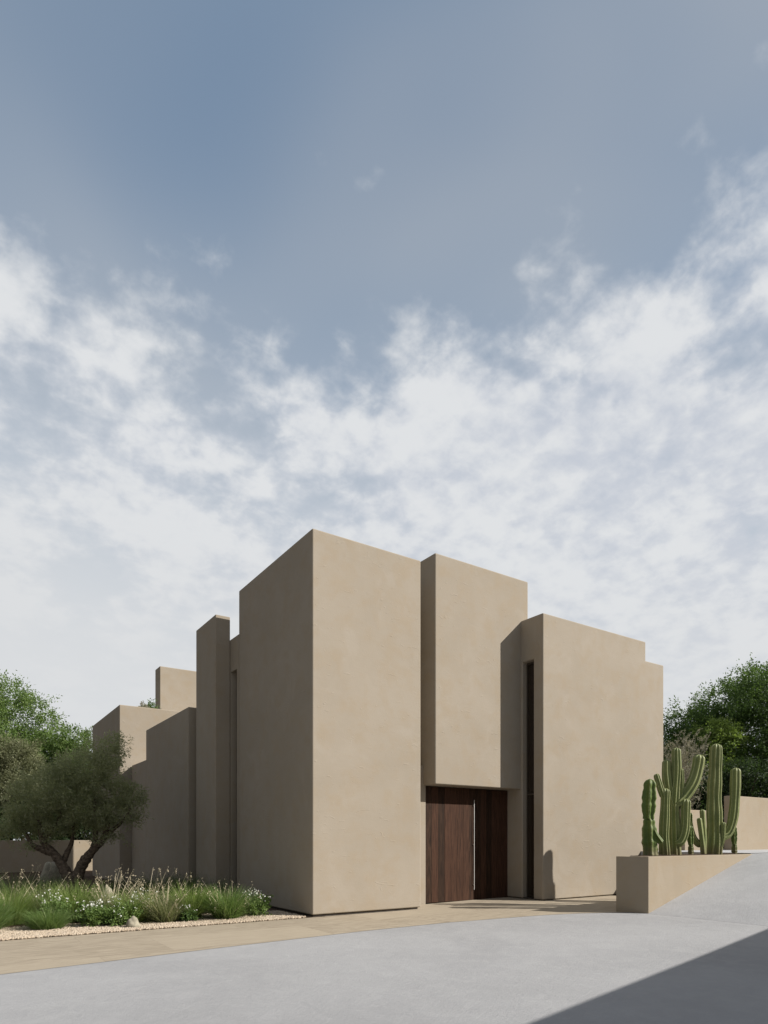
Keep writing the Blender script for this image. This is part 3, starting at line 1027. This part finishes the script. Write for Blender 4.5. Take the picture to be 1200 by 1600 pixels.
# ------------------------------------------------------------------ grasses and flowers in the bed
def blades_np(n, r, h, w_, rng, tilt=0.45, droop=0.35, seg=4):
    a = rng.uniform(0, 2 * np.pi, n); rb = r * 0.42 * np.sqrt(rng.random(n))
    bx, by = np.cos(a) * rb, np.sin(a) * rb
    az = a + rng.normal(0, 0.7, n)
    L = h * rng.uniform(0.55, 1.12, n)
    tl = np.abs(rng.normal(0, tilt, n)) + rb / (r * 0.42) * 0.25
    dr = droop * rng.uniform(0.4, 1.6, n)
    ss = np.linspace(0, 1, seg + 1)
    ang = tl[:, None] + dr[:, None] * ss[None] * 1.6
    step = L[:, None] / seg
    hx = np.concatenate([np.zeros((n, 1)), np.cumsum(np.sin(ang[:, :-1]) * step, 1)], 1)
    hz = np.concatenate([np.zeros((n, 1)), np.cumsum(np.cos(ang[:, :-1]) * step, 1)], 1)
    hz = np.maximum(hz, 0.01)
    cxs = bx[:, None] + np.cos(az)[:, None] * hx; cys = by[:, None] + np.sin(az)[:, None] * hx
    th = rng.uniform(0, 2 * np.pi, n)
    sx, sy = np.cos(th), np.sin(th)
    wd = w_ * rng.uniform(0.6, 1.3, (n, 1)) * (1 - 0.85 * ss[None] ** 1.5) * 0.5
    Lf = np.stack([cxs + sx[:, None] * wd, cys + sy[:, None] * wd, hz], 2)
    Rt = np.stack([cxs - sx[:, None] * wd, cys - sy[:, None] * wd, hz], 2)
    V_ = np.stack([Lf, Rt], 2).reshape(-1, 3)
    k = 2 * (seg + 1)
    base = (np.arange(n) * k)[:, None, None]
    q = np.array([[2 * i, 2 * i + 1, 2 * i + 3, 2 * i + 2] for i in range(seg)])[None]
    F_ = (base + q).reshape(-1, 4)
    tips = np.stack([cxs[:, -1], cys[:, -1], hz[:, -1]], 1)
    return V_, F_, tips


def grass(loc, r, h, mat, label, seed, n=900, stalks=0, stalk_h=1.4, group='grass clumps in the front row of the bed', tilt=0.38, droop=0.35, lean=0.0):
    rng = np.random.default_rng(seed)
    root = empty('ornamental_grass', loc)
    tag(root, label, 'grass clump', group, 'thing')
    V_, F_, _ = blades_np(n, r, h, 0.009, rng, tilt, droop)
    link_mesh('blades', mesh_np('blades', V_, F_), M[mat], root)
    if stalks:
        V1, F1, tips = blades_np(stalks, r * 0.8, h * stalk_h, 0.013, rng, 0.30 + abs(lean), 0.22, 6)
        # seed heads: slim sprays of small leaf-like husks near each tip
        m_ = 9
        hp = tips[:, None, :] + rng.normal(0, 1, (len(tips), m_, 3)) * np.array([0.010, 0.010, 0.06]) - np.array([0, 0, 0.06])
        V2, F2 = leaves_np(hp.reshape(-1, 3), np.tile(np.array([[0, 0, 1.0]]), (len(tips) * m_, 1)), 0.035, 0.010, rng, 0.2)
        V3, F3, _w = join_np([(V1, F1), (V2, F2)])
        link_mesh('seed_stalks', mesh_np('seed_stalks', V3, F3), M['straw'], root)
    return root


grass((0.50, 13.15, 0), .52, .62, 'blade_green', 'dense green grass clump at the left edge of the photo', 101, 1900)
grass((1.45, 12.80, 0), .50, .42, 'blade_green', 'low green grass clump along the gravel under the leftmost white flowers', 102, 2000)
grass((0.95, 13.95, 0), .48, .82, 'blade_lime', 'tall lime grass clump with straw stalks near the left edge', 103, 1500, 12, 1.3)
grass((2.05, 13.75, 0), .50, .84, 'blade_lime', 'bright lime grass clump behind the leftmost white flowers', 104, 2000)
grass((2.60, 13.30, 0), .36, .70, 'blade_grey', 'grass clump with many leaning straw stalks left of the boulder', 105, 900, 40, 1.45)
grass((2.92, 12.85, 0), .32, .70, 'blade_lime', 'narrow lime grass clump just behind the front boulder', 106, 1400)
grass((3.45, 12.65, 0), .46, .60, 'blade_grey', 'grey green grass clump with tall straw stalks right of the boulder', 107, 1900, 34, 1.65)
grass((3.98, 12.80, 0), .36, .76, 'blade_lime', 'upright bright green grass clump in the middle of the row', 108, 1800)
grass((4.62, 12.50, 0), .50, .70, 'blade_green', 'rounded grass clump at the right end of the row', 109, 2300, 34, 1.15)
grass((1.55, 14.3, 0), .42, .78, 'blade_grey', 'grey grass clump with pale stalks behind the leftmost white flowers', 110, 900, 16, 1.25)
grass((3.35, 13.5, 0), .40, .74, 'blade_grey', 'grass clump with pale stalks behind the grey white flowers', 111, 900, 34, 1.4)
rear = [(0.3, 16.4, .55, .95), (1.3, 16.9, .6, .95), (2.2, 16.6, .5, .80), (1.9, 17.9, .6, .8), (3.6, 16.6, .6, .80), (4.5, 16.8, .55, .78), (5.2, 17.4, .4, .8), (4.4, 15.0, .5, .72), (5.0, 14.6, .4, .80)]
for k, (x, y, r, h) in enumerate(rear):
    grass((x, y, 0), r, h, 'blade_deep', 'dark grass clump in the shade behind the front row', 130 + k, 900, 10 if k < 2 else 0, 1.2,
          group='dark grass clumps in the shaded back of the bed')
for k, (x, y, lab) in enumerate(((-0.6, 19.0, 'sunlit pale grass clump at the far left edge behind the row'), (0.5, 20.2, 'pale feathery grass clump left of the olive trunk'))):
    grass((x, y, 0), .6, .95, 'blade_grey', lab, 150 + k, 1200, 26, 1.15, group='pale feathery grasses at the back left')


def flower_plant(loc, r, h, label, seed, nfl=60, petal='petal', leafm='leaf_deep', nleaf=1400):
    rng = np.random.default_rng(seed)
    root = empty('flowering_plant', loc)
    tag(root, label, 'flowers', 'white flowering plants in the bed')
    lob = [(rng.normal(0, r * .35), rng.normal(0, r * .35), h * rng.uniform(.2, .5), r * .5, 0.9) for _ in range(5)]
    V_, F_ = crown_np(lob, nleaf // 12, 12, 0.055, 0.03, 0.10, seed, 0.2, 0.3)
    V_[:, 2] = np.maximum(V_[:, 2], 0.01)
    link_mesh('foliage', mesh_np('foliage', V_, F_), M[leafm], root)
    a = rng.uniform(0, 2 * np.pi, nfl); rr = r * 1.05 * np.sqrt(rng.random(nfl))
    top = np.stack([np.cos(a) * rr, np.sin(a) * rr, h * (1.05 - 0.55 * (rr / r) ** 2 * rng.random(nfl)) * rng.uniform(0.75, 1.1, nfl)], 1)
    st_ = []
    for p in top:
        st_.append(tube_np(smooth_path([(p[0] * .3, p[1] * .3, 0.02), (p[0] * .7, p[1] * .7, p[2] * .6), p], 4), np.full(8, 0.0028), 3))
    V_, F_, W_ = join_np(st_)
    link_mesh('stem', mesh_np('stem', V_, F_), M[leafm], root)
    # five petals round each centre
    FV = []; FFc = []
    off = 0
    for p in top:
        for c_ in range(rng.integers(1, 4)):
            pc = p + rng.normal(0, 0.018, 3)
            nrm = rng.normal(0, 0.5, 3) + np.array([0.2, -0.6, 0.8]); nrm /= np.linalg.norm(nrm)
            u = np.cross(nrm, [1, 0, 0.3]); u /= np.linalg.norm(u); v_ = np.cross(nrm, u)
            pr = rng.uniform(0.010, 0.017)
            for k in range(5):
                b0 = 2 * math.pi * k / 5
                e1 = math.cos(b0 - .5) * u + math.sin(b0 - .5) * v_; e2 = math.cos(b0) * u + math.sin(b0) * v_; e3 = math.cos(b0 + .5) * u + math.sin(b0 + .5) * v_
                FV += [pc, pc + e1 * pr * .75, pc + e2 * pr + nrm * pr * .15, pc + e3 * pr * .75]
                FFc.append([off, off + 1, off + 2, off + 3]); off += 4
    link_mesh('blossom', mesh_np('blossom', FV, FFc), M[petal], root)
    return root


flower_plant((1.62, 13.10, 0.0), .36, .62, 'white flowering plant among low grass, leftmost of the flowers', 201, 30, leafm='leaf_bright')
flower_plant((2.20, 12.75, 0.0), .24, .46, 'white flowering plant standing at the gravel well left of the boulder', 202, 26, leafm='leaf_bright')
flower_plant((2.60, 12.62, 0.0), .32, .48, 'white flowering plant with dark leaves just left of the boulder', 203, 26, leafm='leaf_bright')
flower_plant((3.12, 12.95, 0.0), .30, .58, 'grey white flowering plant just right of the boulder', 204, 34, leafm='leaf_olive_pale')
flower_plant((3.80, 12.40, 0.0), .16, .34, 'tiny white flowering plant between two grass clumps', 205, 12, nleaf=500)
flower_plant((5.27, 12.62, 0.0), .30, .52, 'white flowering plant at the right end of the bed near the tower corner', 206, 40, leafm='leaf_bright')
flower_plant((5.00, 12.95, 0.0), .22, .28, 'small mauve flowering plant right of the grass row', 207, 50, 'petal_mauve', 'leaf_olive', 500)


def boulder(loc, s_, label, seed):
    rng = np.random.default_rng(seed)
    bm = bmesh.new(); bmesh.ops.create_icosphere(bm, subdivisions=4, radius=1.0)
    ph = rng.uniform(0, 6, 9)
    for v in bm.verts:
        p = v.co
        k = 1 + .14 * math.sin(2.3 * p.x + ph[0]) * math.sin(2.1 * p.y + ph[1]) + .10 * math.sin(4.1 * p.z + ph[2] + p.x * 2) + .05 * math.sin(8 * p.x + ph[3]) * math.sin(7 * p.z + ph[4]) + .025 * math.sin(17 * p.y + ph[5]) * math.sin(15 * p.x + ph[6])
        v.co = Vector((p.x * s_[0] * k * (1 - .25 * max(0, p.z)), p.y * s_[1] * k * (1 - .25 * max(0, p.z)), p.z * s_[2] * k))
    o = link_mesh('boulder', mesh_bm('boulder', bm), M['stone'], None, loc, True)
    return tag(o, label, 'rock', 'boulders in the planted bed')


boulder((2.76, 12.16, 0.06), (.125, .11, .155), 'small pale boulder on the gravel in front of the grasses', 301)
boulder((2.75, 14.35, 0.20), (.17, .16, .42), 'upright pale boulder half hidden behind straw stalks', 302)
boulder((2.6, 22.0, 0.25), (.42, .35, .60), 'grey boulder in the shade left of the olive trunk', 303)

# plants showing over the roof edge
auto_tree('bush', (6.78, 27.0, 6.60), 0.46, .13, M['leaf_deep'], 'small bush on the roof beside the rear block', 80, base=0.0, nl=5, cat='bush', twigs=30, per=7, leaf=(0.10, 0.05), spread=0.25)
auto_tree('bush', (6.45, 26.8, 6.62), 0.40, .25, M['leaf_dry'], 'tiny dry bush on the roof edge', 81, base=0.0, nl=5, cat='bush', twigs=40, per=12, leaf=(0.07, 0.03), spread=0.12)
